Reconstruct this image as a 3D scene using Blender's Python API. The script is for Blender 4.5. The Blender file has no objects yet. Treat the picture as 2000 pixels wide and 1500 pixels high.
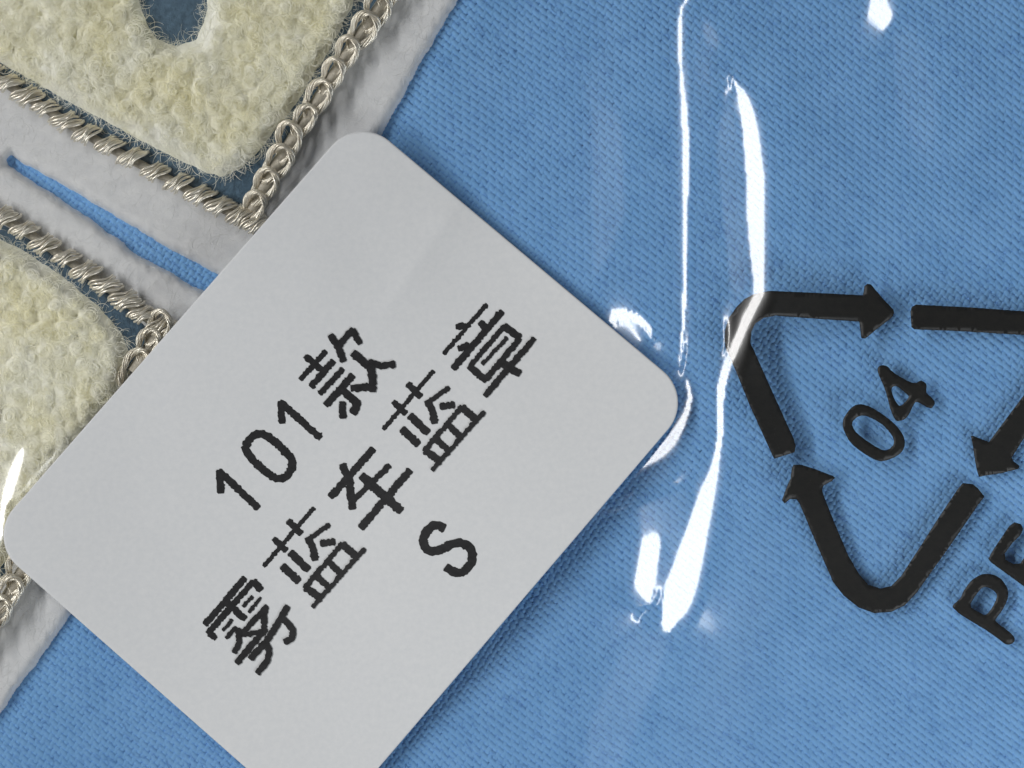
import bpy, math, random
import numpy as np
from mathutils import Vector, Matrix
from mathutils.geometry import delaunay_2d_cdt

random.seed(7)
rng = np.random.default_rng(7)

# ---------------------------------------------------------------- scale: 1 unit = 1 cm
S = 1.0 / 263.0          # cm per photograph pixel at fabric level (photo 2000 x 1500)
D = 20.0                 # camera height above the fabric
scene = bpy.context.scene
scene.unit_settings.scale_length = 0.01

# ---------------------------------------------------------------- camera
cam_d = bpy.data.cameras.new("camera")
cam = bpy.data.objects.new("camera", cam_d)
scene.collection.objects.link(cam)
cam.location = (0, 0, D)
cam_d.sensor_width = 36.0
cam_d.lens = 36.0 * D / (2000 * S)
cam_d.clip_start = 0.1
cam_d.clip_end = 500
cam_d.dof.use_dof = True
cam_d.dof.focus_distance = D - 0.16
cam_d.dof.aperture_fstop = 0.2
scene.camera = cam

# ---------------------------------------------------------------- world and lamps
world = bpy.data.worlds.new("World")
scene.world = world
world.use_nodes = True
wb = world.node_tree.nodes["Background"]
wb.inputs[0].default_value = (0.93, 0.97, 1.0, 1)
wb.inputs[1].default_value = 0.045

LX, LZ = -40.0, 40.0     # long tube lamp on the left
def area(name, loc, target, sx, sy, radiance, col):
    d = bpy.data.lights.new(name, 'AREA')
    d.shape = 'RECTANGLE'; d.size = sx; d.size_y = sy
    d.energy = radiance * math.pi * sx * sy
    d.color = col
    o = bpy.data.objects.new(name, d)
    scene.collection.objects.link(o)
    o.location = loc
    dirv = Vector(target) - Vector(loc)
    zq = (-dirv).normalized()
    yq = Vector((0, 1, 0)); xq = yq.cross(zq).normalized(); yq = zq.cross(xq)
    o.matrix_world = Matrix((( xq.x, yq.x, zq.x, loc[0]), (xq.y, yq.y, zq.y, loc[1]),
                             (xq.z, yq.z, zq.z, loc[2]), (0, 0, 0, 1)))
    return o
area("tube_lamp", (LX, 19, LZ), (0, 19, 0), 4.7, 78.0, 26.0, (1.0, 0.99, 0.98))
area("added_fill_light", (10.5, -11.5, 8.0), (1.5, -1.5, 0), 9.0, 9.0, 5.2, (0.95, 0.98, 1.0))  # added soft fill with no visible source, brightens the lower right

scene.view_settings.view_transform = 'Standard'
scene.view_settings.look = 'None'
scene.view_settings.exposure = 0.0
scene.view_settings.gamma = 1.0
scene.view_settings.use_curve_mapping = False
scene.cycles.transparent_max_bounces = 24
scene.cycles.max_bounces = 12
scene.cycles.diffuse_bounces = 10
scene.cycles.sample_clamp_indirect = 6.0

# ================================================================= helpers
def P(px, py, z=0.0):
    k = S * (D - z) / D
    return ((px - 1000.0) * k, (750.0 - py) * k, z)

def smooth(a, b, x):
    t = np.clip((x - a) / (b - a), 0, 1)
    return t * t * (3 - 2 * t)

def vnoise(x, y, scale, seed):
    r = np.random.default_rng(seed)
    T = r.random((256, 256))
    xs = np.asarray(x) / scale; ys = np.asarray(y) / scale
    xi = np.floor(xs).astype(int); yi = np.floor(ys).astype(int)
    fx = xs - xi; fy = ys - yi
    fx = fx * fx * (3 - 2 * fx); fy = fy * fy * (3 - 2 * fy)
    a = T[xi % 256, yi % 256]; b = T[(xi + 1) % 256, yi % 256]
    c = T[xi % 256, (yi + 1) % 256]; d = T[(xi + 1) % 256, (yi + 1) % 256]
    return (a * (1 - fx) + b * fx) * (1 - fy) + (c * (1 - fx) + d * fx) * fy

def seg_dist(px, py, poly, closed=True):
    """distance to a polyline, nearest parameter and segment index"""
    pts = np.asarray(poly, float)
    n = len(pts)
    best = np.full(px.shape, 1e9); bi = np.zeros(px.shape, int); bt = np.zeros(px.shape)
    for i in range(n if closed else n - 1):
        a = pts[i]; b = pts[(i + 1) % n]
        d = b - a; L2 = max(d @ d, 1e-9)
        t = np.clip(((px - a[0]) * d[0] + (py - a[1]) * d[1]) / L2, 0, 1)
        q = np.hypot(px - a[0] - t * d[0], py - a[1] - t * d[1])
        m = q < best
        best[m] = q[m]; bi[m] = i; bt[m] = t[m]
    return best, bi, bt

def inside(px, py, poly):
    pts = np.asarray(poly, float); n = len(pts)
    r = np.zeros(np.shape(px), bool)
    for i in range(n):
        x0, y0 = pts[i]; x1, y1 = pts[(i + 1) % n]
        if y0 == y1: continue
        c = ((y0 > py) != (y1 > py)) & (px < (x1 - x0) * (py - y0) / (y1 - y0) + x0)
        r ^= c
    return r

def sdf(px, py, poly):
    d, _, _ = seg_dist(px, py, poly)
    return np.where(inside(px, py, poly), d, -d)

def resample(pts, step, closed=False):
    pts = [tuple(p) for p in pts]
    if closed: pts = pts + [pts[0]]
    out = []
    for a, b in zip(pts[:-1], pts[1:]):
        n = max(1, int(round(math.dist(a, b) / step)))
        for k in range(n):
            out.append(tuple(a[j] + (b[j] - a[j]) * k / n for j in range(len(a))))
    if not closed: out.append(pts[-1])
    return out

def catmull(pts, n=6, closed=False):
    p = [np.array(q, float) for q in pts]
    m = len(p); out = []
    for i in range(m if closed else m - 1):
        p0 = p[(i - 1) % m] if (closed or i > 0) else p[i]
        p1 = p[i]; p2 = p[(i + 1) % m]
        p3 = p[(i + 2) % m] if (closed or i + 2 < m) else p2
        for k in range(n):
            t = k / n
            out.append(tuple(0.5 * ((2 * p1) + (-p0 + p2) * t + (2 * p0 - 5 * p1 + 4 * p2 - p3) * t * t
                             + (-p0 + 3 * p1 - 3 * p2 + p3) * t ** 3)))
    if not closed: out.append(tuple(p[-1]))
    return out

def mesh_np(name, verts, faces, smooth_shade=True):
    """faces: (N,4) or (N,3) int array"""
    verts = np.asarray(verts, np.float32); faces = np.asarray(faces, np.int32)
    me = bpy.data.meshes.new(name)
    nf, k = faces.shape
    me.vertices.add(len(verts)); me.vertices.foreach_set("co", verts.ravel())
    me.loops.add(nf * k); me.loops.foreach_set("vertex_index", faces.ravel())
    me.polygons.add(nf)
    me.polygons.foreach_set("loop_start", np.arange(0, nf * k, k, dtype=np.int32))
    me.polygons.foreach_set("loop_total", np.full(nf, k, np.int32))
    me.polygons.foreach_set("use_smooth", np.full(nf, smooth_shade, bool))
    me.update(calc_edges=True); me.validate()
    return me

def obj(name, me, mat=None, parent=None, **props):
    o = bpy.data.objects.new(name, me)
    scene.collection.objects.link(o)
    if mat is not None and me is not None and not me.materials: me.materials.append(mat)
    if parent is not None: o.parent = parent
    for k, v in props.items(): o[k] = v
    return o

def thing(name, label, cat, loc=(0, 0, 0)):
    o = bpy.data.objects.new(name, None)
    o.empty_display_size = 0.2
    scene.collection.objects.link(o)
    o["label"] = label; o["category"] = cat
    return o

def tubes(paths, radii, sides=3, profile=None):
    """paths (F,K,3), radii (F,) or (F,K) -> verts, quads"""
    F, K, _ = paths.shape
    t = np.gradient(paths, axis=1)
    t /= np.linalg.norm(t, axis=2, keepdims=True) + 1e-9
    ref = np.tile(np.array([0.13, 0.21, 1.0]), (F, K, 1))
    u = np.cross(t, ref); u /= np.linalg.norm(u, axis=2, keepdims=True) + 1e-9
    w = np.cross(u, t)
    r = np.asarray(radii)
    if r.ndim == 1: r = np.repeat(r[:, None], K, 1)
    ang = np.arange(sides) * 2 * math.pi / sides
    v = (paths[:, :, None, :] + r[:, :, None, None] * (np.cos(ang)[None, None, :, None] * u[:, :, None, :]
         + np.sin(ang)[None, None, :, None] * w[:, :, None, :]))
    idx = np.arange(F * K * sides).reshape(F, K, sides)
    a = idx[:, :-1, :]; b = idx[:, 1:, :]
    f = np.stack([a, np.roll(a, -1, 2), np.roll(b, -1, 2), b], -1).reshape(-1, 4)
    return v.reshape(-1, 3), f

def grid_mesh(name, gx, gy, Z, keep=None, pz=True):
    """heightfield over photo-pixel grid; pixel coords taken at height Z"""
    ny, nx = Z.shape
    k = S * ((D - Z) / D if pz else 1.0)
    V = np.stack([(gx - 1000) * k, (750 - gy) * k, Z], -1).reshape(-1, 3)
    idx = np.arange(ny * nx).reshape(ny, nx)
    f = np.stack([idx[:-1, :-1], idx[1:, :-1], idx[1:, 1:], idx[:-1, 1:]], -1).reshape(-1, 4)
    if keep is not None:
        kk = keep.ravel()
        f = f[kk[f].any(1)]
        used = np.unique(f); mp = np.zeros(len(V), int); mp[used] = np.arange(len(used))
        V = V[used]; f = mp[f]
    return mesh_np(name, V, f)

# ---------------------------------------------------------------- materials
def mat(name):
    m = bpy.data.materials.new(name); m.use_nodes = True
    nt = m.node_tree
    return m, nt, nt.nodes["Principled BSDF"]

def link(nt, a, b): nt.links.new(a, b)

def noise_node(nt, scale, detail=3, rough=0.6):
    tc = nt.nodes.new("ShaderNodeTexCoord")
    n = nt.nodes.new("ShaderNodeTexNoise")
    n.inputs["Scale"].default_value = scale
    n.inputs["Detail"].default_value = detail
    n.inputs["Roughness"].default_value = rough
    link(nt, tc.outputs["Object"], n.inputs["Vector"])
    return n

def colour_noise(nt, bsdf, c0, c1, scale, detail=3, lo=0.3, hi=0.7):
    n = noise_node(nt, scale, detail)
    r = nt.nodes.new("ShaderNodeValToRGB")
    r.color_ramp.elements[0].position = lo; r.color_ramp.elements[0].color = (*c0, 1)
    r.color_ramp.elements[1].position = hi; r.color_ramp.elements[1].color = (*c1, 1)
    link(nt, n.outputs["Fac"], r.inputs["Fac"])
    link(nt, r.outputs["Color"], bsdf.inputs["Base Color"])
    return n

def bump(nt, bsdf, scale, dist, strength=0.5, detail=4):
    n = noise_node(nt, scale, detail)
    b = nt.nodes.new("ShaderNodeBump")
    b.inputs["Strength"].default_value = strength
    b.inputs["Distance"].default_value = dist
    link(nt, n.outputs["Fac"], b.inputs["Height"])
    link(nt, b.outputs["Normal"], bsdf.inputs["Normal"])

BLUE0, BLUE1 = (0.190, 0.425, 0.750), (0.235, 0.485, 0.820)
m_yarn, nt, b = mat("blue_cotton_yarn")
colour_noise(nt, b, BLUE0, BLUE1, 3.0, 5)
b.inputs["Roughness"].default_value = 0.75
b.inputs["Specular IOR Level"].default_value = 0.25
b.inputs["Sheen Weight"].default_value = 0.15
bump(nt, b, 90, 0.004, 0.5)

m_back, nt, b = mat("blue_cotton_ground")
colour_noise(nt, b, (0.15, 0.34, 0.62), (0.19, 0.39, 0.68), 20, 4)
b.inputs["Roughness"].default_value = 0.95

m_felt, nt, b = mat("white_felt")
colour_noise(nt, b, (0.72, 0.725, 0.73), (0.85, 0.85, 0.845), 11, 9)
b.inputs["Roughness"].default_value = 0.95
b.inputs["Specular IOR Level"].default_value = 0.1
b.inputs["Sheen Weight"].default_value = 0.2
bump(nt, b, 55, 0.005, 0.35, 6)

m_fuzz, nt, b = mat("white_felt_fibre")
b.inputs["Base Color"].default_value = (0.85, 0.85, 0.84, 1)
b.inputs["Roughness"].default_value = 0.8

m_base, nt, b = mat("shaded_blue_base_cloth")
colour_noise(nt, b, (0.055, 0.105, 0.155), (0.11, 0.19, 0.27), 22, 5)  # blue darkened to carry the shade in the gaps between pile and cord
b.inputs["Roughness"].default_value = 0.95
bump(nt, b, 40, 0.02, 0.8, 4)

m_pile, nt, b = mat("cream_chenille_wool")
n_ = colour_noise(nt, b, (0.98, 0.957, 0.785), (0.988, 0.98, 0.895), 2.6, 5, 0.35, 0.65)
b.inputs["Roughness"].default_value = 0.85
b.inputs["Specular IOR Level"].default_value = 0.2
b.inputs["Sheen Weight"].default_value = 0.3
tl = nt.nodes.new("ShaderNodeBsdfTranslucent")
link(nt, b.inputs["Base Color"].links[0].from_socket, tl.inputs["Color"])
mxp = nt.nodes.new("ShaderNodeMixShader"); mxp.inputs[0].default_value = 0.0
link(nt, b.outputs[0], mxp.inputs[1]); link(nt, tl.outputs[0], mxp.inputs[2])
link(nt, mxp.outputs[0], nt.nodes["Material Output"].inputs["Surface"])

m_metal, nt, b = mat("champagne_metallic_thread")
colour_noise(nt, b, (0.80, 0.73, 0.60), (0.95, 0.91, 0.80), 14, 3)
b.inputs["Metallic"].default_value = 0.6
b.inputs["Roughness"].default_value = 0.3
bump(nt, b, 70, 0.006, 0.6, 3)

m_core, nt, b = mat("taupe_core_thread")
colour_noise(nt, b, (0.42, 0.385, 0.31), (0.62, 0.575, 0.48), 30, 4)
b.inputs["Roughness"].default_value = 0.6
b.inputs["Metallic"].default_value = 0.25
bump(nt, b, 40, 0.01, 0.7, 3)

m_paper, nt, b = mat("white_label_paper")
colour_noise(nt, b, (0.735, 0.752, 0.768), (0.79, 0.802, 0.812), 26, 9)
b.inputs["Roughness"].default_value = 0.62
b.inputs["Specular IOR Level"].default_value = 0.25
bump(nt, b, 60, 0.003, 0.12, 5)

m_print, nt, b = mat("thermal_print_black")
colour_noise(nt, b, (0.007, 0.007, 0.008), (0.02, 0.02, 0.022), 24, 5)
b.inputs["Roughness"].default_value = 0.55

m_ink, nt, b = mat("bag_ink_black")
colour_noise(nt, b, (0.003, 0.003, 0.0025), (0.010, 0.009, 0.007), 18, 6)
b.inputs["Roughness"].default_value = 0.45
bump(nt, b, 60, 0.004, 0.35, 4)

m_film, nt, b = mat("clear_poly_film")
out = nt.nodes["Material Output"]
nt.nodes.remove(b)
tr = nt.nodes.new("ShaderNodeBsdfTransparent"); tr.inputs[0].default_value = (0.975, 0.98, 0.985, 1)
g1 = nt.nodes.new("ShaderNodeBsdfGlossy"); g1.inputs["Roughness"].default_value = 0.14
g2 = nt.nodes.new("ShaderNodeBsdfGlossy"); g2.inputs["Roughness"].default_value = 0.36
mg = nt.nodes.new("ShaderNodeMixShader"); mg.inputs[0].default_value = 0.44
link(nt, g1.outputs[0], mg.inputs[1]); link(nt, g2.outputs[0], mg.inputs[2])
fr = nt.nodes.new("ShaderNodeFresnel")
geo = nt.nodes.new("ShaderNodeNewGeometry")      # a thin sheet: both faces reflect alike
ior = nt.nodes.new("ShaderNodeMix"); ior.data_type = 'FLOAT'
ior.inputs[2].default_value = 1.85; ior.inputs[3].default_value = 1 / 1.85
link(nt, geo.outputs["Backfacing"], ior.inputs[0]); link(nt, ior.outputs[0], fr.inputs["IOR"])
mx = nt.nodes.new("ShaderNodeMixShader")
link(nt, fr.outputs[0], mx.inputs[0]); link(nt, tr.outputs[0], mx.inputs[1]); link(nt, mg.outputs[0], mx.inputs[2])
link(nt, mx.outputs[0], out.inputs["Surface"])

# ================================================================= shared layout (photo pixels)
EDGE = [(1060, -300), (980, -150), (895, 0), (820, 130), (745, 265), (640, 425), (520, 610), (400, 795),
        (265, 1010), (130, 1215), (65, 1305), (0, 1398), (-120, 1570), (-260, 1770)]
_ey = np.array([p[1] for p in EDGE], float); _ex = np.array([p[0] for p in EDGE], float)
def edge_d(px, py):                      # >0 right of the felt edge
    return (px - np.interp(py, _ey, _ex)) * 0.86

def round_poly(corners, r, n=14):
    out = []; m = len(corners)
    for i in range(m):
        p = np.array(corners[i], float); a = np.array(corners[i - 1], float); c = np.array(corners[(i + 1) % m], float)
        u = (a - p) / np.linalg.norm(a - p); v = (c - p) / np.linalg.norm(c - p)
        ca = math.acos(float(np.clip(u @ v, -1, 1)))
        t = r / math.tan(ca / 2)
        bis = (u + v) / np.linalg.norm(u + v); cc = p + bis * (r / math.sin(ca / 2))
        s = p + u * t - cc; e = p + v * t - cc
        a0 = math.atan2(s[1], s[0]); a1 = math.atan2(e[1], e[0])
        da = (a1 - a0 + math.pi) % (2 * math.pi) - math.pi
        for k in range(n + 1):
            q = a0 + da * k / n
            out.append((cc[0] + r * math.cos(q), cc[1] + r * math.sin(q)))
    return out
STICK = round_poly([(700.5, 225), (1357.5, 777), (628, 1630), (-26, 1052.7)], 80)

def z_sticker(px, py):
    d = edge_d(px, py)
    z = 0.145 + 0.235 * smooth(420, -260, d)
    z = z + 0.040 * np.sin((px * 0.66 + py * 0.75) / 190.0) + 0.032 * np.sin((px * 0.75 - py * 0.66) / 150.0 + 1.2)
    cr = (px - 880) * 0.83 + (py - 420) * 0.56                # a faint fold from the upper right edge
    along = -(px - 880) * 0.56 + (py - 420) * 0.83
    z = z + 0.020 * np.exp(-np.abs(cr) / 42.0) * smooth(-60, 20, along) * (1 - smooth(120, 330, along))
    z = z + 0.014 * (vnoise(px + 900, py + 900, 190, 5) - 0.5) + 0.006 * (vnoise(px + 900, py + 900, 90, 15) - 0.5)
    return z

# ================================================================= garment: woven blue cotton
garment = thing("garment", "light blue plain woven cotton garment filling the right side, under the clear bag", "garment")
V = [P(-1700, -1500, -0.026), P(3700, -1500, -0.026), P(3700, 3000, -0.026), P(-1700, 3000, -0.026)]
obj("ground_cloth", mesh_np("ground_cloth", V, [[3, 2, 1, 0]]), m_back, garment)

ANG = math.radians(36.5)
U = np.array([math.cos(ANG), math.sin(ANG)]); W = np.array([-math.sin(ANG), math.cos(ANG)])
PW, PF = 12.6, 9.8                       # warp spacing, weft spacing in photo pixels
X0, X1, Y0, Y1 = -170, 2170, -150, 1650
SLOT = [(22, 296), (120, 350), (210, 405), (266, 438), (345, 484), (428, 531), (520, 586), (500, 640), (392, 573),
        (280, 514), (195, 452), (140, 413), (60, 362), (6, 326), (3, 306)]
def visible_cloth(px, py):
    d = edge_d(px, py)
    ok = (px > X0) & (px < X1) & (py > Y0) & (py < Y1)
    s, _, _ = seg_dist(px, py, SLOT)
    slot = inside(px, py, SLOT) | (s < 30)
    st = inside(px, py, STICK)
    dst, _, _ = seg_dist(px, py, STICK)
    return ok & ((d > -25) | slot) & ~(st & (dst > 90))

def warp_xy(px, py):                      # slow drift of the cloth
    dx = 26 * (vnoise(px + 3000, py + 3000, 620, 21) - 0.5) + 5 * (vnoise(px + 3000, py + 3000, 110, 22) - 0.5)
    dy = 34 * (vnoise(px + 3000, py + 3000, 560, 23) - 0.5) + 5 * (vnoise(px + 3000, py + 3000, 120, 24) - 0.5)
    return px + dx, py + dy
def z_cloth(px, py):
    return 0.05 * (vnoise(px + 3000, py + 3000, 380, 31) - 0.5) + 0.014 * (vnoise(px + 3000, py + 3000, 130, 32) - 0.5)

def weave(name, ax, bx, pitch_own, pitch_other, halfw, height, amp, phase, seg, zoff=0.0, twist=0.0):
    r = np.random.default_rng(91 + phase)
    V = []; Fc = []; base = 0
    prof = np.array([(-1.0, -0.75), (-0.72, 0.25), (-0.05, 1.0), (0.68, 0.35), (1.0, -0.75)])
    c0 = np.array([1000.0, 750.0])
    n = int(1750 / pitch_own)
    for i in range(-n, n + 1):
        s = np.arange(-1700, 1700, seg * pitch_other)
        lat = i * pitch_own + r.normal(0, 0.35) + r.normal(0, 0.3, len(s)) + 1.6 * (vnoise(s + 5000, np.full_like(s, i * 37.0), 60, 41 + phase) - 0.5)
        q = c0[None] + s[:, None] * ax[None] + (np.asarray(lat) * np.ones_like(s))[:, None] * bx[None]
        qx, qy = warp_xy(q[:, 0], q[:, 1])
        vis = visible_cloth(qx, qy)
        if not vis.any(): continue
        th = s / pitch_other * math.pi + math.pi * (i + phase)
        wv = np.cos(th)
        tw = twist * np.sin(th)                # the twist leans every float a little
        qx, qy = qx + tw * bx[0], qy + tw * bx[1]
        cell = np.round(s / pitch_other).astype(int)
        jit = r.normal(1.0, 0.16, cell.max() - cell.min() + 1)[cell - cell.min()]
        zc = z_cloth(qx, qy) + (amp * wv * jit + zoff) * S
        thick = r.normal(1.0, 0.06) * (0.88 + 0.30 * vnoise(s + 7000, np.full_like(s, i * 91.0), 45, 51 + phase))
        fw = halfw * thick * (1.0 + 0.10 * wv)
        hh = height * thick
        x = qx[:, None] + (prof[None, :, 0] * fw[:, None]) * bx[0]
        y = qy[:, None] + (prof[None, :, 0] * fw[:, None]) * bx[1]
        z = zc[:, None] + prof[None, :, 1] * hh[:, None] * S
        vv = np.stack([(x - 1000) * S, (750 - y) * S, z], -1)
        K = len(s); m = len(prof)
        idx = base + np.arange(K * m).reshape(K, m)
        segok = vis[:-1] | vis[1:]
        a = idx[:-1][segok]; b_ = idx[1:][segok]
        Fc.append(np.stack([a[:, :-1], b_[:, :-1], b_[:, 1:], a[:, 1:]], -1).reshape(-1, 4))
        V.append(vv.reshape(-1, 3)); base += K * m
    V = np.concatenate(V); Fc = np.concatenate(Fc)
    used = np.unique(Fc); mp = np.zeros(len(V), int); mp[used] = np.arange(len(used))
    me = mesh_np(name, V[used], mp[Fc])
    me.flip_normals()
    return obj(name, me, m_yarn, garment, kind="stuff")
weave("warp_yarns", U, W, PW, PF, 5.6, 2.7, 1.35, 0, 0.5, 1.2, 0.9)
weave("weft_yarns", -W, U, PF, PW, 5.6, 2.1, 1.9, 1, 0.5, 0.0, 0.0)

# stray cotton fibres on the cloth
n = 9000
fx = rng.uniform(X0, X1, n); fy = rng.uniform(Y0, Y1, n)
ok = visible_cloth(fx, fy); fx, fy = fx[ok], fy[ok]; n = len(fx); K = 6
ph = rng.choice([ANG, ANG + math.pi, ANG - 0.5], n) + rng.normal(0, 0.35, n); ln = rng.uniform(9, 26, n)
a = ph[:, None] + rng.normal(0, 0.9, n)[:, None] * np.linspace(-1, 1, K)[None]
qx = fx[:, None] + np.cumsum(np.cos(a), 1) * (ln / K)[:, None]; qy = fy[:, None] + np.cumsum(np.sin(a), 1) * (ln / K)[:, None]
qz = z_cloth(qx, qy) + (4.0 + rng.uniform(0, 2.5, n)[:, None] * np.sin(np.linspace(0, math.pi, K))[None]) * S
v, f = tubes(np.stack([(qx - 1000) * S, (750 - qy) * S, qz], -1), rng.uniform(0.0011, 0.0024, n), 3)
obj("cotton_fuzz", mesh_np("cotton_fuzz", v, f, False), m_yarn, garment, kind="stuff")

# ================================================================= embroidered patch
patch = thing("embroidered_patch", "cream chenille letter patch on white felt edged with champagne metallic chain stitch", "patch")
UP_PILE = [(-260, -260), (690, -260), (720, -60), (690, 20), (640, 112), (575, 215), (520, 285), (470, 335), (430, 352),
           (370, 328), (300, 292), (215, 246), (120, 196), (40, 150), (-20, 118), (-120, 70), (-260, 0)]
HOLE = [(268, -90), (405, -90), (402, 0), (396, 42), (380, 74), (345, 86), (308, 74), (288, 42), (276, 0)]
LOW_PILE = [(-260, 330), (-120, 400), (0, 462), (60, 492), (130, 540), (190, 590), (240, 645), (258, 690), (246, 745), (190, 840),
            (110, 960), (20, 1090), (-60, 1210), (-260, 1450)]
UP_BASE = [(-300, -300), (860, -300), (770, -10), (640, 180), (480, 405), (420, 398), (300, 330), (130, 238), (-20, 150), (-300, 10)]
LOW_BASE = [(-300, 270), (0, 430), (130, 505), (240, 585), (300, 650), (280, 690), (150, 890), (20, 1110), (-300, 1560)]

# felt as a thick rounded sheet with the slot cut through
g = 4.0
gx, gy = np.meshgrid(np.arange(-170, 1010, g), np.arange(-150, 1660, g))
def z_felt(x, y):
    dl = -edge_d(x, y)
    ds, _, _ = seg_dist(x, y, SLOT)
    ds = np.where(inside(x, y, SLOT), -ds, ds)
    dd = np.minimum(dl, ds + 8) + 5 * (vnoise(x + 500, y + 500, 22, 61) - 0.5) + 2.5 * (vnoise(x + 500, y + 500, 7, 65) - 0.5)
    t = np.clip(dd / 24.0, -1, 1)
    z = np.where(t > 0, 0.125 * np.sqrt(np.clip(1 - (1 - t) ** 2, 0, 1)), 0.4 * t) - 0.012
    z = z + np.where(dd > 8, 0.007 * (vnoise(x + 500, y + 500, 70, 62) - 0.5) + 0.003 * (vnoise(x + 500, y + 500, 17, 63) - 0.5)
                     + 0.0022 * (vnoise(x + 500, y + 500, 8, 64) - 0.5), 0)
    return z, dd
zf, dd = z_felt(gx, gy)
stin = inside(gx, gy, STICK); std, _, _ = seg_dist(gx, gy, STICK)
felt = obj("felt_backing", grid_mesh("felt_backing", gx, gy, zf, (dd > -8) & ~(stin & (std > 110))), m_felt, patch)
felt_m = felt.data; felt_m.flip_normals() if felt_m.polygons[0].normal.z < 0 else None
# loose felt fibres lying on the sheet
n = 16000
fx = rng.uniform(-150, 900, n); fy = rng.uniform(-140, 1500, n)
dl = np.minimum(-edge_d(fx, fy), np.where(inside(fx, fy, SLOT), -1, 1) * seg_dist(fx, fy, SLOT)[0])
ok = (dl > 1) & (dl < 160) & ~inside(fx, fy, UP_BASE) & ~inside(fx, fy, LOW_BASE) & ~(inside(fx, fy, STICK))
fx, fy, dl = fx[ok], fy[ok], dl[ok]
n = len(fx); K = 7
ph = rng.uniform(0, 2 * math.pi, n); kap = rng.normal(0, 0.05, n); ln = rng.uniform(14, 50, n)
s = np.linspace(-0.5, 0.5, K)[None] * ln[:, None]
a = ph[:, None] + kap[:, None] * s
stepx = np.cos(a) * (ln[:, None] / (K - 1)); stepy = np.sin(a) * (ln[:, None] / (K - 1))
qx = fx[:, None] + np.cumsum(stepx, 1); qy = fy[:, None] + np.cumsum(stepy, 1)
qz = z_felt(qx, qy)[0] + rng.uniform(-0.0006, 0.0012, n)[:, None]
k_ = S * (D - qz) / D
paths = np.stack([(qx - 1000) * k_, (750 - qy) * k_, qz], -1)
v, f = tubes(paths, rng.uniform(0.0006, 0.0014, n), 3)
obj("felt_fuzz", mesh_np("felt_fuzz", v, f, False), m_fuzz, felt, kind="stuff")

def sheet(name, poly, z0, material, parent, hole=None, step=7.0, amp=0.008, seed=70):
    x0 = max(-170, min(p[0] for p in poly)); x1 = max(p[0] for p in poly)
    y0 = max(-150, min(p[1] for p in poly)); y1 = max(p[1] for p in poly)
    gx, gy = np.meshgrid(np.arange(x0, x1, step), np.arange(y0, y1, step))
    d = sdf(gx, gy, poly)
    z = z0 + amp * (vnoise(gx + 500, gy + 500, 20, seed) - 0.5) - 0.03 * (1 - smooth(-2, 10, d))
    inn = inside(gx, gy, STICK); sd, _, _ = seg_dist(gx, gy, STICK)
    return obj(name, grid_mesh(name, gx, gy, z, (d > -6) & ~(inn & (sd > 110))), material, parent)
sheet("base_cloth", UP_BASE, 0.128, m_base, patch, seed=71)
sheet("base_cloth", LOW_BASE, 0.128, m_base, patch, seed=72)

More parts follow.
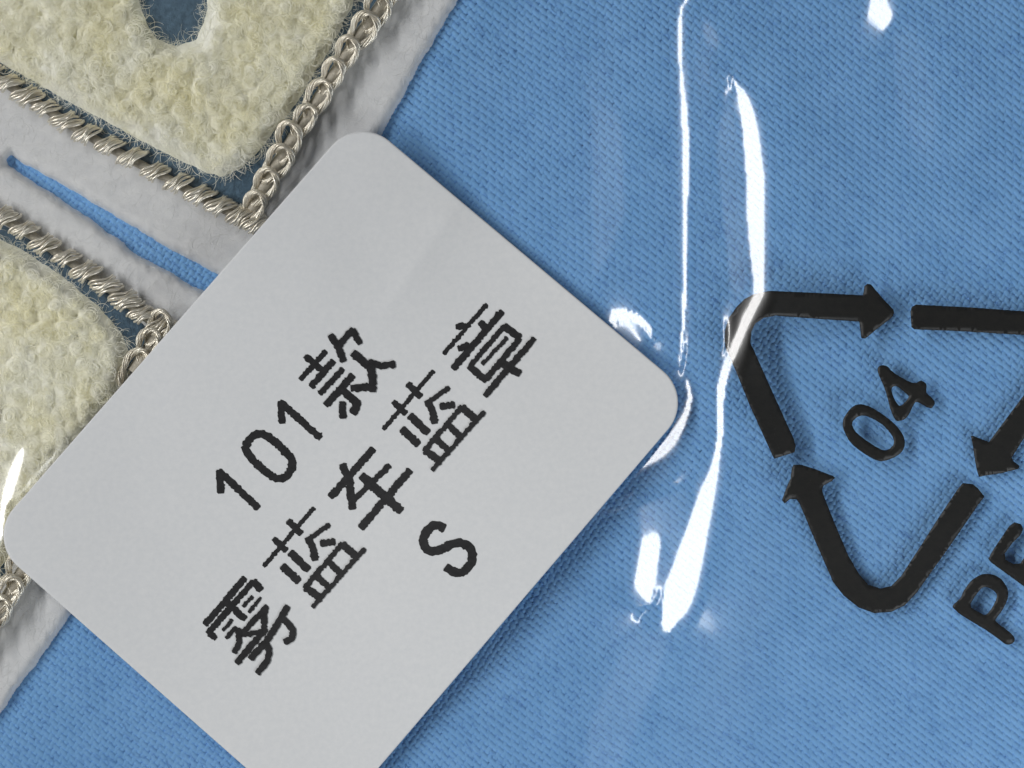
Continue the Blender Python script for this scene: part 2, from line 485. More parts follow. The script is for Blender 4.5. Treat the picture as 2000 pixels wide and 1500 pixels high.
def pile(poly, hole, nf, seed):
    r = np.random.default_rng(seed)
    x0 = max(-170, min(p[0] for p in poly)); x1 = max(p[0] for p in poly)
    y0 = max(-150, min(p[1] for p in poly)); y1 = max(p[1] for p in poly)
    def dist(x, y):
        d = sdf(x, y, poly)
        if hole: d = np.minimum(d, -sdf(x, y, hole))
        return d
    CS = 25.0                                  # spacing of the looped tufts
    jx = np.random.default_rng(seed + 11).uniform(-0.42, 0.42, (128, 128, 3))
    def tuft(x, y):
        """nearest tuft: distance, offset from its centre and a per-tuft number"""
        wx = x + 14 * (vnoise(x + 900, y + 900, 34, seed + 21) - 0.5); wy = y + 14 * (vnoise(x + 900, y + 900, 34, seed + 22) - 0.5)
        ci = np.floor(wx / CS).astype(int); cj = np.floor(wy / CS).astype(int)
        best = np.full(np.shape(x), 1e9); ox = np.zeros(np.shape(x)); oy = np.zeros(np.shape(x)); idn = np.zeros(np.shape(x))
        for a in (-1, 0, 1):
            for b__ in (-1, 0, 1):
                q = jx[(ci + a) % 128, (cj + b__) % 128]
                dx_ = wx - (ci + a + 0.5 + q[..., 0]) * CS; dy_ = wy - (cj + b__ + 0.5 + q[..., 1]) * CS
                dd_ = np.hypot(dx_, dy_); m_ = dd_ < best
                best = np.where(m_, dd_, best); ox = np.where(m_, dx_, ox); oy = np.where(m_, dy_, oy); idn = np.where(m_, q[..., 2], idn)
        return best, ox, oy, idn
    def mound(x, y):
        d = dist(x, y)
        td, _, _, tid = tuft(x, y)
        dome = np.sqrt(np.clip(1 - (td / 21.0) ** 2, 0, 1))
        n1 = vnoise(x + 900, y + 900, 80, seed + 1)
        return 0.125 + (0.045 + 0.045 * n1 + dome * (0.056 + 0.035 * tid)) * smooth(-4, 40, d), d
    gx, gy = np.meshgrid(np.arange(x0, x1, 4.0), np.arange(y0, y1, 4.0))
    z, d = mound(gx, gy)
    inn = inside(gx, gy, STICK); sd, _, _ = seg_dist(gx, gy, STICK)
    body = obj("chenille_pile", grid_mesh("chenille_pile", gx, gy, z - 0.008, (d > 0) & ~(inn & (sd > 90))), m_pile, patch)
    fx = r.uniform(x0, x1, nf * 3); fy = r.uniform(y0, y1, nf * 3)
    zz, d = mound(fx, fy)
    inn = inside(fx, fy, STICK); sd, _, _ = seg_dist(fx, fy, STICK)
    ok = (d > 2) & ~(inn & (sd > 60)); fx, fy, zz, d = fx[ok][:nf], fy[ok][:nf], zz[ok][:nf], d[ok][:nf]
    n = len(fx); K = 9
    td, ox, oy, tid = tuft(fx, fy)
    sgn = np.where(tid > 0, 1.0, -1.0) * np.where(r.random(n) < 0.85, 1, -1)
    ph = np.arctan2(oy, ox) + sgn * math.pi / 2 + r.normal(0, 1, n) * np.where(d < 22, 2.2, 0.55)     # fibres curl round their tuft
    rad = np.clip(td, 5, 16) * r.uniform(0.8, 1.4, n) * np.where(d < 22, 2.0, 1.0)
    ln = r.uniform(22, 60, n) * np.where(d < 22, 0.62, 1.0)
    s = np.linspace(0, 1, K)[None]
    a = ph[:, None] + (sgn * ln / rad)[:, None] * s
    el = np.radians(r.uniform(4, 42, n))[:, None] * (1 - 1.7 * s)
    st = (ln / (K - 1))[:, None]
    dx = np.cumsum(np.cos(a) * np.cos(el) * st, 1); dy = np.cumsum(np.sin(a) * np.cos(el) * st, 1)
    dz = np.cumsum(np.sin(el) * st, 1) * S
    z = np.minimum(zz[:, None] - 0.012 + dz, 0.335 + 0.01 * s)
    k = S * (D - z) / D
    pth = np.stack([(fx[:, None] + dx - 1000) * k, (750 - fy[:, None] - dy) * k, z], -1)
    rr = r.uniform(0.0011, 0.0024, n)[:, None] * (1.0 - 0.5 * s)
    v, f = tubes(pth, rr, 3)
    obj("chenille_fibres", mesh_np("chenille_fibres", v, f, False), m_pile, body, kind="stuff")
    return body
pile(UP_PILE, HOLE, 16500, 100)
pile(LOW_PILE, None, 8000, 200)

# metallic chain stitch: each link is a teardrop loop of twisted strands
def link_mesh(seed):
    r = np.random.default_rng(seed)
    K = 40
    t = np.linspace(0.12, 2 * math.pi - 0.12, K)
    L = 0.262 * r.uniform(0.95, 1.05); w = 0.150 * r.uniform(0.92, 1.08)
    cx = -np.cos(t) * L / 2 + 0.02
    cy = w / 2 * np.sin(t) * (np.sin(t / 2) ** 1.1) * 1.25
    cz = 0.028 + 0.052 * (0.5 - 0.5 * np.cos(t)) + 0.012 * np.sin(t * 2 + r.uniform(0, 6))
    c = np.stack([cx, cy, cz], -1)
    tt = np.gradient(c, axis=0); tt /= np.linalg.norm(tt, axis=1, keepdims=True)
    u = np.cross(tt, [0, 0, 1.0]); u /= np.linalg.norm(u, axis=1, keepdims=True)
    wv = np.cross(u, tt)
    ns = 8; paths = []
    for k in range(ns):
        a = 2 * math.pi * k / ns + t * 2.6 + r.uniform(-0.3, 0.3)
        rb = (0.0165 if k < 6 else 0.005) * (1 + 0.18 * np.sin(t * 3 + k * 1.7))
        paths.append(c + rb[:, None] * (np.cos(a)[:, None] * u + np.sin(a)[:, None] * wv))
    v, f = tubes(np.array(paths), r.uniform(0.0062, 0.0092, ns), 5)
    me = mesh_np("chain_stitch", v, f)
    me.materials.append(m_metal)
    return me
LINKS = [link_mesh(300 + i) for i in range(6)]
def wrap_mesh(seed):
    """a stitch seen from its side: a few strands wrapped slantwise over the cord"""
    r = np.random.default_rng(seed); K = 14; paths = []
    for k in range(7):
        t = np.linspace(-1.25, 1.25, K)
        y = 0.070 * np.sin(t); z = 0.062 * np.cos(t) + 0.012 * r.uniform(-1, 1)
        x = -0.045 + 0.015 * k + 0.036 * np.sin(t) + r.normal(0, 0.004) + 0.008 * np.sin(t * 3 + k)
        paths.append(np.stack([x, y + r.normal(0, 0.004), z], -1))
    v, f = tubes(np.array(paths), r.uniform(0.0070, 0.0115, 7), 5)
    me = mesh_np("chain_stitch", v, f); me.materials.append(m_metal)
    return me
WRAPS = [wrap_mesh(340 + i) for i in range(6)]

def chain(pts, roll, zbase=0.118, rev=False, seed=0, meshes=LINKS, core_r=0.058, size=1.13):
    """pts: photo-pixel positions of links along the chain"""
    r = random.Random(seed)
    dense = catmull(pts, 5)
    cpath = np.array([P(x, y, zbase + 0.022) for x, y in dense])
    v, f = tubes(cpath[None], np.array([core_r]), 8)
    core = obj("metallic_cord", mesh_np("metallic_cord", v, f), m_core, patch)
    n = len(pts)
    for i, (x, y) in enumerate(pts):
        a = pts[max(0, i - 1)]; c = pts[min(n - 1, i + 1)]
        ang = math.atan2(-(c[1] - a[1]), c[0] - a[0])
        if rev: ang += math.pi
        o = bpy.data.objects.new("chain_stitch", meshes[(i * 5 + seed) % 6])
        scene.collection.objects.link(o)
        o.parent = core
        sc = size * r.uniform(0.93, 1.07)
        o.matrix_basis = (Matrix.Translation(P(x + r.uniform(-1.5, 1.5), y + r.uniform(-1.5, 1.5), zbase + 0.03)) @ Matrix.Rotation(ang + r.uniform(-0.2, 0.2), 4, 'Z')
                          @ Matrix.Rotation(math.radians(roll + r.uniform(-9, 9)), 4, 'X')
                          @ Matrix.Rotation(math.radians(-6), 4, 'Y') @ Matrix.Scale(sc, 4))
chain([(490, 415), (514, 375), (538, 330), (565, 288), (592, 246), (619, 203), (647, 160), (674, 117), (702, 74), (731, 34), (760, -8), (788, -50), (818, -94)], -8, seed=1)
chain([(-70, 112), (-28, 138), (15, 165), (52, 189), (90, 212), (130, 239), (171, 264), (212, 287), (257, 312), (302, 336), (346, 359), (390, 384), (430, 405), (468, 424), (500, 440)], 14, rev=True, seed=2, meshes=WRAPS, core_r=0.034, size=1.2)
chain([(-75, 385), (-35, 405), (5, 426), (47, 450), (88, 477), (128, 505), (167, 532), (207, 559), (245, 588), (279, 616), (312, 638)], 10, rev=True, seed=3, meshes=WRAPS, core_r=0.034, size=1.2)
chain([(310, 652), (290, 686), (262, 728)], -10, rev=True, seed=4)
chain([(62, 1092), (40, 1128), (16, 1168), (-8, 1206), (-34, 1246), (-60, 1286)], -10, rev=True, seed=5)

# ================================================================= plastic bag film
bag = thing("plastic_bag", "clear glossy plastic bag with creases, printed with a black recycling mark", "plastic bag")
G = 3.3
fx0, fx1, fy0, fy1 = -170, 2170, -150, 1650
gxs = np.arange(fx0, fx1 + 1, G); gys = np.arange(fy0, fy1 + 1, G)
FX, FY = np.meshgrid(gxs, gys)
d = edge_d(FX, FY)
sin_ = inside(FX, FY, STICK); sdd, _, _ = seg_dist(FX, FY, STICK)
ds = np.where(sin_, 0, sdd)
zlow = 0.060 + 0.310 * smooth(300, -120, d)
zlow = zlow + 0.19 * np.exp(-((FX - 1270) / 175.0) ** 2) * smooth(-260, 60, FY) * (1 - smooth(1250, 1600, FY))
wst = np.exp(-(ds / 150.0) ** 2)
ZB = zlow * (1 - wst) + (z_sticker(FX, FY) - 0.014) * wst
ZB = ZB + (0.030 * (vnoise(FX + 2000, FY + 2000, 330, 81) - 0.5) + 0.010 * (vnoise(FX + 2000, FY + 2000, 120, 82) - 0.5)) * (1 - wst)

# creases: where the film tilts towards the lamp (width given in photo pixels)
def Z6(pts): return [(x / 2.027 + 1100, y / 2.027 + 540) for x, y in pts]
def ZT(pts): return [(x / 3.751 + 1550, y / 3.751) for x, y in pts]
CREASE = [
    [(1348, -40, 8), (1342, 0, 8), (1332, 14, 9), (1330, 93, 9), (1334, 160, 10), (1338, 210, 13), (1342, 299, 13), (1340, 411, 12),
     (1339, 520, 11), (1337, 610, 11), (1331, 673, 9), (1326, 712, 4)],
    [(1430, 156, 5), (1437, 170, 11), (1449, 195, 19), (1460, 239, 25), (1467, 299, 29), (1472, 355, 31), (1473, 430, 29),
     (1475, 486, 24), (1480, 560, 20), (1476, 585, 17), (1456, 624, 16), (1424, 700, 19), (1407, 762, 19), (1406, 836, 15), (1396, 905, 17),
     (1377, 974, 30), (1360, 1040, 38), (1342, 1107, 48), (1322, 1170, 52), (1306, 1215, 30)],
    [(1341, 743, 9), (1346, 770, 13), (1342, 800, 14), (1322, 846, 18), (1293, 880, 20), (1254, 905, 15), (1222, 936, 10), (1196, 966, 4)],
    [(4, 1046, 16), (8, 1006, 17), (17, 958, 18), (30, 915, 18), (42, 882, 12)],
    [(1058, 1130, 3), (1038, 1152, 5), (1018, 1176, 3)],
]
BLOB = [Z6([(235, 1090), (290, 1045), (385, 1030), (380, 1150), (360, 1280), (335, 1300), (290, 1240), (250, 1160)]),
        Z6([(130, 160), (200, 135), (270, 140), (330, 170), (355, 210), (350, 258), (335, 225), (300, 190), (240, 172), (185, 195)]),
        ZT([(300, -120), (340, 0), (420, 55), (470, 60), (540, 120), (600, 180), (660, 225), (700, 180), (715, 110), (680, 20), (650, -120)])]
HAZE = [(Z6([(250, 960), (380, 880), (520, 850), (505, 980), (430, 1130), (388, 1040), (290, 1040), (230, 1090), (170, 1060)]), 0.85, 3),
        ([(1366, 36), (1390, 46), (1412, 88), (1400, 98), (1378, 85)], 0.80, 2),
        ([(1408, 205), (1436, 225), (1450, 300), (1456, 420), (1464, 570), (1425, 575), (1410, 420), (1396, 300)], 0.82, 3),
        ([(1356, 60), (1390, 60), (1400, 300), (1410, 540), (1392, 600), (1358, 600)], 0.42, 4),
        (Z6([(290, 790), (390, 740), (440, 720), (420, 800), (300, 850)]), 0.55, 3),
        ([(1240, 1240), (1310, 1235), (1270, 1360), (1200, 1520), (1110, 1520)], 0.62, 5),
        ([(1740, 60), (1780, 60), (1830, 230), (1800, 330), (1750, 200)], 0.56, 4),
        ([(1060, 250), (1208, 225), (1216, 420), (1150, 560), (1090, 480)], 0.62, 3),
        ([(60, 960), (80, 928), (88, 940), (62, 990)], 0.92, 1)]
def comp(x, y):                           # photo pixel -> film grid pixel (height parallax)
    i = int(np.clip((y - fy0) / G, 0, len(gys) - 1)); j = int(np.clip((x - fx0) / G, 0, len(gxs) - 1))
    k = 1 - ZB[i, j] / D
    return 1000 + (x - 1000) * k, 750 + (y - 750) * k

def lamp_slope(px, py, nx, ny):
    """slope along world direction (nx,ny) that mirrors the camera into the tube lamp"""
    X = (px - 1000) * S; Y = (750 - py) * S
    vx, vy, vz = -X, -Y, np.full_like(X, D)
    vl = np.sqrt(vx ** 2 + vy ** 2 + vz ** 2); vx, vy, vz = vx / vl, vy / vl, vz / vl
    lo = np.zeros_like(X); hi = np.full_like(X, 0.95)
    for _ in range(26):
        s_ = (lo + hi) / 2
        il = 1 / np.sqrt(1 + s_ ** 2); n0, n1, n2 = nx * s_ * il, ny * s_ * il, il
        dt = vx * n0 + vy * n1 + vz * n2
        rx, ry, rz = 2 * dt * n0 - vx, 2 * dt * n1 - vy, 2 * dt * n2 - vz
        el = np.arctan2(rz, -rx)
        tgt = np.arctan2(LZ, X - LX)
        up = el > tgt
        lo = np.where(up, s_, lo); hi = np.where(up, hi, s_)
    return (lo + hi) / 2

hm = np.zeros(FX.shape); tgx = np.zeros(FX.shape); tgy = np.zeros(FX.shape)
def setgrad(mask, weight, nx, ny, frac=1.0):
    s_ = lamp_slope(FX[mask], FY[mask], nx, ny) * frac
    tgx[mask] = -nx * s_; tgy[mask] = -ny * s_
    hm[mask] = weight
hzx = np.zeros(FX.shape); hzy = np.zeros(FX.shape)
def blur(a, n):
    for _ in range(3):
        for ax in (0, 1):
            c = np.cumsum(np.concatenate([np.zeros_like(np.take(a, [0], ax)), a], ax), ax)
            L = a.shape[ax]; i = np.arange(L); hi = np.minimum(i + n + 1, L); lo = np.maximum(i - n, 0)
            sh = [1, 1]; sh[ax] = L
            a = (np.take(c, hi, ax) - np.take(c, lo, ax)) / (hi - lo).reshape(sh)
    return a
hzm = np.zeros(FX.shape)
for poly, frac, nb_ in HAZE:
    tgx[:] = 0; tgy[:] = 0
    pl = [comp(*p) for p in poly]
    mk = inside(FX, FY, pl)
    setgrad(mk, 1.0, np.full(mk.sum(), -1.0), np.zeros(mk.sum()), frac)
    k_ = blur(mk.astype(float), nb_)
    gn = np.minimum(1.0, 1.8 * k_) / np.maximum(k_, 1e-6)
    hzx = np.where(k_ > hzm, blur(tgx, nb_) * gn, hzx); hzy = np.where(k_ > hzm, blur(tgy, nb_) * gn, hzy)
    hzm = np.maximum(hzm, np.minimum(1.0, 1.5 * k_))
tgx[:] = 0; tgy[:] = 0; hm[:] = 0
for st_ in CREASE:
    w_ = [p[2] for p in st_]
    line = [comp(p[0], p[1]) for p in st_]
    dense = catmull([(*l, w) for l, w in zip(line, w_)], 4)
    dist = np.full(FX.shape, 1e9); bi = np.zeros(FX.shape, int); bt = np.zeros(FX.shape)
    xs_ = [p[0] for p in dense]; ys_ = [p[1] for p in dense]
    j0 = max(0, int((min(xs_) - 40 - fx0) / G)); j1 = int((max(xs_) + 40 - fx0) / G)
    i0 = max(0, int((min(ys_) - 40 - fy0) / G)); i1 = int((max(ys_) + 40 - fy0) / G)
    sl = (slice(i0, i1), slice(j0, j1))
    dist[sl], bi[sl], bt[sl] = seg_dist(FX[sl], FY[sl], [(p[0], p[1]) for p in dense], closed=False)
    wd = np.array([p[2] for p in dense]); wl = wd[bi] * (1 - bt) + wd[np.minimum(bi + 1, len(wd) - 1)] * bt
    tv = np.diff(np.array([(p[0], -p[1]) for p in dense]), axis=0)
    tv /= np.linalg.norm(tv, axis=1, keepdims=True) + 1e-9
    nv = np.stack([-tv[:, 1], tv[:, 0]], -1)
    nv *= np.where(nv[:, :1] > 0, -1, 1)                       # face the lamp on the left
    mk = dist < wl * 0.56 + 0.8
    bb = np.minimum(bi[mk], len(nv) - 1)
    nn = nv[bb].copy()
    ang_ = np.arctan2(nn[:, 1], -nn[:, 0]); ang_ = np.clip(ang_, -0.7, 0.7)
    setgrad(mk, 1.0, -np.cos(ang_), np.sin(ang_))
for pl in BLOB:
    pl = [comp(*p) for p in catmull(pl, 4, True)]
    mk = inside(FX, FY, pl)
    setgrad(mk, 1.0, np.full(mk.sum(), -0.985), np.full(mk.sum(), 0.17))

# integrate the wanted slopes into one continuous sheet: weighted least squares, conjugate gradients
hx = G * S
msk = hm > 0
mf = msk.astype(float)
soft = blur(mf, 4)                                   # slopes ease off around every crease
fade = np.ones(FX.shape)
for fxc, fyc, frx, fry in ((1372, 705, 72, 260), (1292, 1196, 45, 60), (1415, 150, 45, 50)):     # except where creases meet
    fade *= 1 - smooth(0, 0.7, 1 - ((FX - fxc) / frx) ** 2 - ((FY - fyc) / fry) ** 2)
sx_ = blur(tgx * mf, 4); sy_ = blur(tgy * mf, 4)
gain = 0.84 * np.minimum(1.0, soft * 3.0) / np.maximum(soft, 1e-6)
use = (soft > 0.02) & (soft > hzm * 0.5) & ~msk & (np.hypot(FX - 1232, FY - 640) > 95)
hzx = np.where(use, sx_ * gain * fade, hzx); hzy = np.where(use, sy_ * gain * fade, hzy)
hzm = np.where(use, np.minimum(1.0, soft * 2.2) * fade, hzm)
for fxc, fyc, frx, fry in ((1372, 715, 44, 190), (1278, 1206, 34, 26), (1404, 146, 28, 34)):     # nearly level film there
    fl = smooth(0, 0.8, 1 - ((FX - fxc) / frx) ** 2 - ((FY - fyc) / fry) ** 2)
    hzx = hzx * (1 - fl); hzy = hzy * (1 - fl); hzm = np.maximum(hzm, fl)
WT = 0.02 + 0.9 * hzm ** 2
WT = np.where(msk, np.where(np.hypot(FX - 1232, FY - 640) < 75, 120.0, 30.0), WT)
bgx = np.gradient(ZB, axis=1) / hx; bgy = -np.gradient(ZB, axis=0) / hx
gx_t = np.where(msk, tgx - bgx, hzx - bgx * hzm); gy_t = np.where(msk, tgy - bgy, hzy - bgy * hzm)
wx_ = np.sqrt(WT[:, 1:] * WT[:, :-1]); wy_ = np.sqrt(WT[1:] * WT[:-1])
tx_ = 0.5 * (gx_t[:, 1:] + gx_t[:, :-1]) * hx; ty_ = -0.5 * (gy_t[1:] + gy_t[:-1]) * hx
EPS = 2.0e-6
def div_(ex, ey):
    o = np.zeros(FX.shape)
    o[:, 1:] += ex; o[:, :-1] -= ex; o[1:] += ey; o[:-1] -= ey
    return o
diag = div_(np.zeros_like(wx_), np.zeros_like(wy_))
diag[:, 1:] += wx_; diag[:, :-1] += wx_; diag[1:] += wy_; diag[:-1] += wy_
diag += EPS
Hh = np.zeros(FX.shape)
r_ = div_(wx_ * tx_, wy_ * ty_); z_ = r_ / diag; p_ = z_.copy(); rz = (r_ * z_).sum()
for it in range(700):
    q_ = div_(wx_ * (p_[:, 1:] - p_[:, :-1]), wy_ * (p_[1:] - p_[:-1])) + EPS * p_
    al = rz / (p_ * q_).sum()
    Hh += al * p_; r_ -= al * q_
    z_ = r_ / diag; rz2 = (r_ * z_).sum(); p_ = z_ + (rz2 / rz) * p_; rz = rz2
ZF = ZB + Hh
ZS = z_sticker(FX, FY)
ZF = np.where(sin_, np.minimum(ZF, ZS - 0.010), ZF)
floor_ = np.where(d > 10, 0.035, -0.1)
ZF = np.where(ZF < floor_ + 0.03, floor_ + 0.03 * np.exp((ZF - floor_ - 0.03) / 0.03), ZF)
print("FILM", ZF.min(), ZF.max(), np.abs(Hh).max())

me = grid_mesh("film", FX, FY, ZF, pz=False)
if me.polygons[0].normal.z < 0: me.flip_normals()
obj("film", me, m_film, bag)
def film_z(px, py):
    j = np.clip((px - fx0) / G, 0, len(gxs) - 1.001); i = np.clip((py - fy0) / G, 0, len(gys) - 1.001)
    i0 = i.astype(int); j0 = j.astype(int); fi = i - i0; fj = j - j0
    return (ZF[i0, j0] * (1 - fi) * (1 - fj) + ZF[i0 + 1, j0] * fi * (1 - fj)
            + ZF[i0, j0 + 1] * (1 - fi) * fj + ZF[i0 + 1, j0 + 1] * fi * fj)

# printed ink on the inner face of the film
def ink(name, outline, holes=(), parent=bag, **props):
    k0 = 1 - 0.06 / D
    cp = lambda p: (1000 + (p[0] - 1000) * k0, 750 + (p[1] - 750) * k0)
    r = np.random.default_rng(len(outline) * 17 + int(abs(outline[0][0])))
    rings = [resample([cp(p) for p in outline], 4, True)] + [resample([cp(p) for p in h], 4, True) for h in holes]
    vs = []; es = []
    for ring in rings:
        b0 = len(vs)
        for p in ring: vs.append((p[0] + r.normal(0, 0.2), p[1] + r.normal(0, 0.2)))
        es += [(b0 + i, b0 + (i + 1) % len(ring)) for i in range(len(ring))]
    nb = len(vs)
    arr = np.array(vs)
    x0, y0 = arr.min(0); x1, y1 = arr.max(0)
    gx, gy = np.meshgrid(np.arange(x0, x1, 7.0), np.arange(y0, y1, 7.0))
    gx = gx.ravel(); gy = gy.ravel()
    ok = inside(gx, gy, rings[0])
    dmin = seg_dist(gx, gy, rings[0])[0]
    for h in rings[1:]:
        ok &= ~inside(gx, gy, h); dmin = np.minimum(dmin, seg_dist(gx, gy, h)[0])
    ok &= dmin > 4.5
    allv = vs + list(zip(gx[ok], gy[ok]))
    res = delaunay_2d_cdt([Vector(p) for p in allv], es, [], 0, 1e-4)
    pv = np.array([(p.x, p.y) for p in res[0]])
    tri = np.array([f for f in res[2] if len(f) == 3])
    cen = pv[tri].mean(1)
    keep = inside(cen[:, 0], cen[:, 1], rings[0])
    for h in rings[1:]: keep &= ~inside(cen[:, 0], cen[:, 1], h)
    tri = tri[keep]
    dm = seg_dist(pv[:, 0], pv[:, 1], rings[0])[0]
    for h in rings[1:]: dm = np.minimum(dm, seg_dist(pv[:, 0], pv[:, 1], h)[0])
    zt = film_z(pv[:, 0], pv[:, 1]) - 0.006 + 0.0012 * np.exp(-((dm - 3.5) / 3.0) ** 2)
    top = np.stack([(pv[:, 0] - 1000) * S, (750 - pv[:, 1]) * S, zt], -1)
    bot = top.copy(); bot[:, 2] -= 0.0015
    n = len(top)
    # orient up
    a, b_, c = top[tri[:, 0]], top[tri[:, 1]], top[tri[:, 2]]
    nz = np.cross(b_ - a, c - a)[:, 2]
    tri[nz < 0] = tri[nz < 0][:, ::-1]
    ed = {}
    for t3 in tri:
        for q in range(3):
            e = (t3[q], t3[(q + 1) % 3]); ed[e] = 1
    bnd = [e for e in ed if (e[1], e[0]) not in ed]
    side = [t_ for (p, q) in bnd for t_ in ((q, p, p + n), (q, p + n, q + n))]
    F = np.concatenate([tri, tri[:, ::-1] + n, np.array(side)])
    o = obj(name, mesh_np(name, np.concatenate([top, bot]), F, False), m_ink, parent)
    o.data.polygons.foreach_set("use_smooth", np.array([i < len(tri) for i in range(len(o.data.polygons))]))
    for k, v in props.items(): o[k] = v
    return o
def Z7(pts): return [(x / 3.226 + 1380, y / 3.226 + 500) for x, y in pts]
def Z8(pts): return [(x / 3.3333 + 1400, y / 3.3333 + 850) for x, y in pts]
ink("arrow", Z7([(415, 1275), (260, 940), (110, 575), (106, 520), (110, 465), (135, 390), (180, 325), (230, 275), (290, 243), (380, 225), (680, 236), (975, 250),
                 (985, 192), (1003, 178), (1025, 182), (1100, 270), (1168, 340), (1174, 362), (1160, 388), (1060, 465), (990, 522), (966, 518), (952, 415), (680, 398), (420, 380),
                 (345, 395), (292, 430), (268, 480), (264, 555), (300, 630), (420, 890), (540, 1150), (553, 1195), (545, 1235), (480, 1255)]), label="black arrow bent at the top left corner of the mark")
ink("arrow", Z7([(1275, 350), (1285, 322), (1310, 308), (1650, 325), (2000, 350), (2330, 372), (2420, 395), (2455, 450), (2450, 520), (2400, 600), (2200, 870), (1985, 1165), (1920, 1270),
                 (1930, 1292), (1970, 1322), (1960, 1342), (1850, 1368), (1712, 1390), (1695, 1330), (1672, 1190), (1660, 1135), (1676, 1133), (1775, 1172), (1880, 1030), (2000, 868), (2180, 630), (2260, 530),
                 (2200, 512), (2000, 500), (1650, 478), (1300, 463), (1283, 450), (1278, 400)]), label="black arrow cut off by the right edge of the photo")
ink("arrow", Z8([(490, 190), (545, 190), (650, 225), (745, 262), (762, 275), (742, 296), (690, 325), (678, 350), (690, 395), (760, 570), (850, 780), (920, 900), (980, 970), (1060, 995),
                 (1130, 980), (1195, 915), (1290, 770), (1430, 550), (1570, 340), (1600, 310), (1665, 318), (1705, 355), (1740, 400), (1700, 450), (1500, 740), (1300, 1020), (1220, 1105), (1130, 1148), (1020, 1155), (920, 1120),
                 (820, 1040), (750, 950), (640, 700), (530, 440), (510, 415), (470, 412), (432, 440), (415, 420), (440, 350), (470, 280), (480, 210)]), label="black bent arrow at the bottom of the mark")
ink("numeral", Z7(catmull([(850, 1040), (900, 960), (965, 933), (1060, 970), (1180, 1060), (1240, 1150), (1222, 1235), (1120, 1288), (1045, 1278), (920, 1195), (865, 1115)], 4, True)),
    [Z7(catmull([(912, 1045), (955, 1008), (1010, 1012), (1100, 1062), (1160, 1130), (1172, 1180), (1135, 1218), (1080, 1212), (960, 1132), (922, 1090)], 4, True))])
ink("numeral", Z7(catmull([(1068, 715), (1090, 690), (1130, 695), (1175, 738), (1290, 800), (1345, 785), (1378, 812), (1378, 858), (1428, 912), (1420, 948), (1392, 957), (1320, 920), (1298, 938),
                           (1260, 1010), (1215, 1037), (1182, 1032), (1150, 960), (1120, 850), (1082, 762)], 3, True)),
    [Z7(catmull([(1158, 838), (1188, 820), (1250, 868), (1266, 886), (1250, 912), (1215, 942), (1193, 930), (1172, 888)], 3, True))])
ink("letter", Z8(catmull([(1532, 1108), (1580, 1062), (1600, 1020), (1650, 950), (1720, 906), (1790, 905), (1850, 938), (1890, 1000), (1890, 1062), (1860, 1130), (1818, 1190), (1818, 1215), (1900, 1278), (1936, 1320),
                          (1925, 1352), (1885, 1362), (1840, 1332), (1750, 1268), (1620, 1190), (1550, 1138)], 3, True)),
    [Z8(catmull([(1650, 1105), (1662, 1072), (1720, 996), (1762, 990), (1808, 1020), (1820, 1052), (1790, 1120), (1750, 1166), (1720, 1160), (1665, 1128)], 3, True))])
ink("letter", Z8([(1765, 800), (1800, 740), (1900, 592), (1935, 566), (1978, 578), (1992, 608), (1975, 650), (1920, 702), (1872, 770), (1876, 808), (1930, 838), (1972, 832), (2020, 770), (2075, 700), (2110, 690), (2135, 725),
                  (2110, 775), (2050, 850), (2050, 890), (2100, 925), (2140, 925), (2260, 760), (2300, 770), (2310, 805), (2200, 965), (2150, 1050), (2110, 1055), (2000, 985), (1830, 862), (1780, 825)]))

# ================================================================= sticker
sticker = thing("sticker_label", "white rounded rectangular paper sticker with black printed product text, stuck on the bag", "sticker")
ring = resample(STICK, 12, True)
ring = [(1000 + (x - 1000), y) for x, y in ring]
cx, cy = 664.0, 922.0
R = np.array(ring); NR = 44
ts = np.concatenate([np.linspace(0.0, 0.985, NR)[1:], [0.994, 1.0]])
V = [(cx, cy)]
for t_ in ts: V += [(cx + (x - cx) * t_, cy + (y - cy) * t_) for x, y in R]
V = np.array(V)
zz = z_sticker(V[:, 0], V[:, 1]); n = len(R)
zz[-n:] -= 0.0012
k = S * (D - zz) / D
TV = np.stack([(V[:, 0] - 1000) * k, (750 - V[:, 1]) * k, zz], -1)
LOW = TV[-n:].copy(); LOW[:, 2] -= 0.005
TV = np.concatenate([TV, LOW])
F = []
for j in range(n): F.append((0, 1 + j, 1 + (j + 1) % n, 1 + (j + 1) % n))
tri = [(0, 1 + j, 1 + (j + 1) % n) for j in range(n)]
quads = []
for i in range(len(ts)):
    a0 = 1 + i * n; b0 = 1 + (i + 1) * n
    for j in range(n):
        j2 = (j + 1) % n
        quads.append((a0 + j, b0 + j, b0 + j2, a0 + j2))
me = bpy.data.meshes.new("paper")
me.from_pydata([tuple(v_) for v_ in TV], [], tri + quads); me.update()
if sum(p.normal.z for p in me.polygons) < 0: me.flip_normals()
me.polygons.foreach_set("use_smooth", np.ones(len(me.polygons), bool))
obj("paper", me, m_paper, sticker)

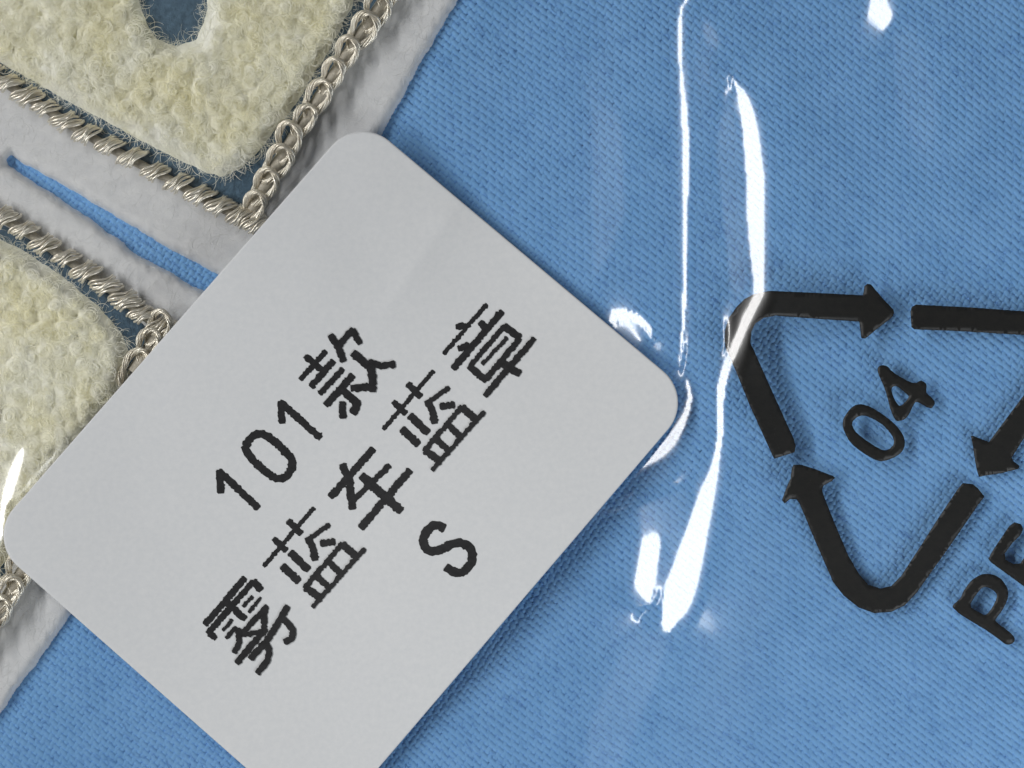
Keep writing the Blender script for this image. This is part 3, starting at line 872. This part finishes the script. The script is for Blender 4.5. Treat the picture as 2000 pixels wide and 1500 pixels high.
def character(name, strokes, ox, oy, sc, shift=(0, 0), **props):
    """strokes: list of (points, width) in zoom coordinates; each becomes a ragged printed bar"""
    V = []; F = []
    r = np.random.default_rng(int(abs(ox + oy + strokes[0][0][0][0])))
    for si, (pts, w) in enumerate(strokes):
        pp = [(x / sc + ox + shift[0], y / sc + oy + shift[1]) for x, y in pts]
        if len(pp) > 2: pp = catmull(pp, 5) if len(pp) > 3 else pp
        pp = resample(pp, 3.2)
        pp = np.array(pp); tv = np.gradient(pp, axis=0); tv /= np.linalg.norm(tv, axis=1, keepdims=True) + 1e-9
        nv = np.stack([-tv[:, 1], tv[:, 0]], -1)
        hw = w / sc / 2 * 1.15
        jl = np.repeat(r.normal(0, 0.85, len(pp)), 1); jr = r.normal(0, 0.85, len(pp))
        hl = np.full(len(pp), hw) + jl; hr = np.full(len(pp), hw) + jr
        hl[[0, -1]] *= 0.72; hr[[0, -1]] *= 0.72
        L = pp + nv * hl[:, None]; Rr = pp - nv * hr[:, None]
        b0 = len(V)
        for a, b_ in zip(L, Rr):
            for q in (a, (a + b_) / 2, b_):
                z = float(z_sticker(np.array([q[0]]), np.array([q[1]]))[0]) + 0.0022 + 0.00035 * si
                V.append(P(q[0], q[1], z))
        for i in range(len(pp) - 1):
            a = b0 + 3 * i
            F += [(a, a + 1, a + 4, a + 3), (a + 1, a + 2, a + 5, a + 4)]
    me = mesh_np(name, V, F, True)
    if np.mean([p.normal.z for p in me.polygons]) < 0: me.flip_normals()
    o = obj(name, me, m_print, sticker)
    for k_, v_ in props.items(): o[k_] = v_
    return o
A = (380, 580, 3.5725)
character("numeral", [([(185, 1372), (178, 1290), (172, 1205)], 44), ([(165, 1210), (300, 1335), (448, 1478)], 46)], *A)
character("numeral", [([(350, 1045), (400, 980), (470, 955), (560, 1010), (640, 1090), (680, 1145), (672, 1210), (630, 1258), (570, 1266), (490, 1215), (420, 1150), (370, 1090), (345, 1035)], 50)], *A)
character("numeral", [([(612, 885), (606, 805), (600, 725)], 44), ([(592, 728), (740, 860), (882, 988)], 46)], *A)
character("character", [([(735, 580), (920, 375)], 34), ([(768, 410), (885, 505)], 42), ([(808, 630), (972, 442)], 42), ([(870, 680), (1038, 498)], 36),
    ([(912, 760), (1108, 542)], 46), ([(1030, 650), (1135, 745)], 50), ([(1140, 715), (1125, 775), (1100, 818)], 52), ([(1030, 728), (1036, 850)], 44),
    ([(1088, 638), (1225, 628)], 46), ([(945, 262), (1005, 355), (1042, 455)], 44), ([(1000, 345), (1108, 222)], 42), ([(1100, 225), (1158, 330)], 42),
    ([(1100, 388), (1215, 485)], 52), ([(1225, 470), (1243, 560), (1242, 665)], 50), ([(1210, 452), (1300, 482), (1402, 468)], 44)], *A)
B = (360, 960, 3.947)
character("character", [([(155, 1030), (472, 662)], 46), ([(178, 1098), (535, 688)], 44), ([(528, 685), (595, 765)], 50), ([(190, 1090), (245, 1138)], 42), ([(318, 850), (472, 988)], 50),
    ([(450, 890), (528, 806)], 28), ([(495, 935), (592, 815)], 24), ([(295, 1075), (372, 985)], 26), ([(320, 1135), (402, 1042)], 28),
    ([(425, 1115), (640, 878)], 38), ([(625, 885), (618, 975), (612, 1065)], 42), ([(630, 1050), (400, 1328)], 44), ([(412, 1050), (425, 1160), (382, 1248)], 40), ([(440, 1105), (605, 1078)], 34),
    ([(505, 1295), (650, 1130), (800, 880)], 46), ([(745, 975), (815, 1035), (838, 1095), (815, 1140), (765, 1160)], 46), ([(615, 1145), (650, 1215), (640, 1300), (558, 1405)], 44)], *B)
LAN = [([(610, 580), (1002, 122)], 30), ([(685, 360), (790, 460)], 44), ([(798, 220), (905, 330)], 48), ([(750, 570), (888, 698)], 54), ([(812, 465), (962, 608)], 54),
       ([(948, 350), (990, 430), (1008, 535)], 50), ([(955, 375), (1122, 250)], 36), ([(1045, 402), (1165, 385)], 48),
       ([(922, 748), (1220, 398)], 38), ([(928, 738), (1065, 832)], 52), ([(1018, 650), (1125, 752)], 44), ([(1108, 540), (1218, 642)], 44), ([(1212, 402), (1322, 498)], 54), ([(985, 895), (1392, 436)], 32)]
character("character", LAN, *B)
character("character", LAN, *B, shift=(233.5, -267.5))
C = (620, 720, 3.489)
character("character", [([(85, 880), (385, 542)], 46), ([(165, 648), (215, 760), (240, 962)], 48), ([(228, 915), (495, 655)], 36), ([(290, 1090), (635, 688)], 46), ([(295, 725), (575, 975)], 54)], *C)
character("letter", [([(870, 1092), (815, 1070), (760, 1090), (725, 1150), (728, 1202), (770, 1243), (850, 1230), (930, 1190), (1000, 1195), (1050, 1240), (1052, 1310), (1010, 1372), (968, 1393), (915, 1378), (872, 1348)], 54)], *C)
E_ = (720, 560, 4.0528)
character("character", [([(688, 318), (772, 312)], 46), ([(590, 535), (938, 136)], 32), ([(705, 492), (800, 462)], 50), ([(878, 275), (945, 345)], 50), ([(665, 655), (1060, 190)], 48),
    ([(798, 632), (1078, 306)], 36), ([(1068, 305), (1200, 412)], 54), ([(790, 625), (935, 748)], 50), ([(895, 615), (1100, 400)], 27), ([(925, 738), (1200, 405)], 44),
    ([(915, 868), (1315, 405)], 44), ([(1035, 588), (1200, 695)], 54)], *E_)
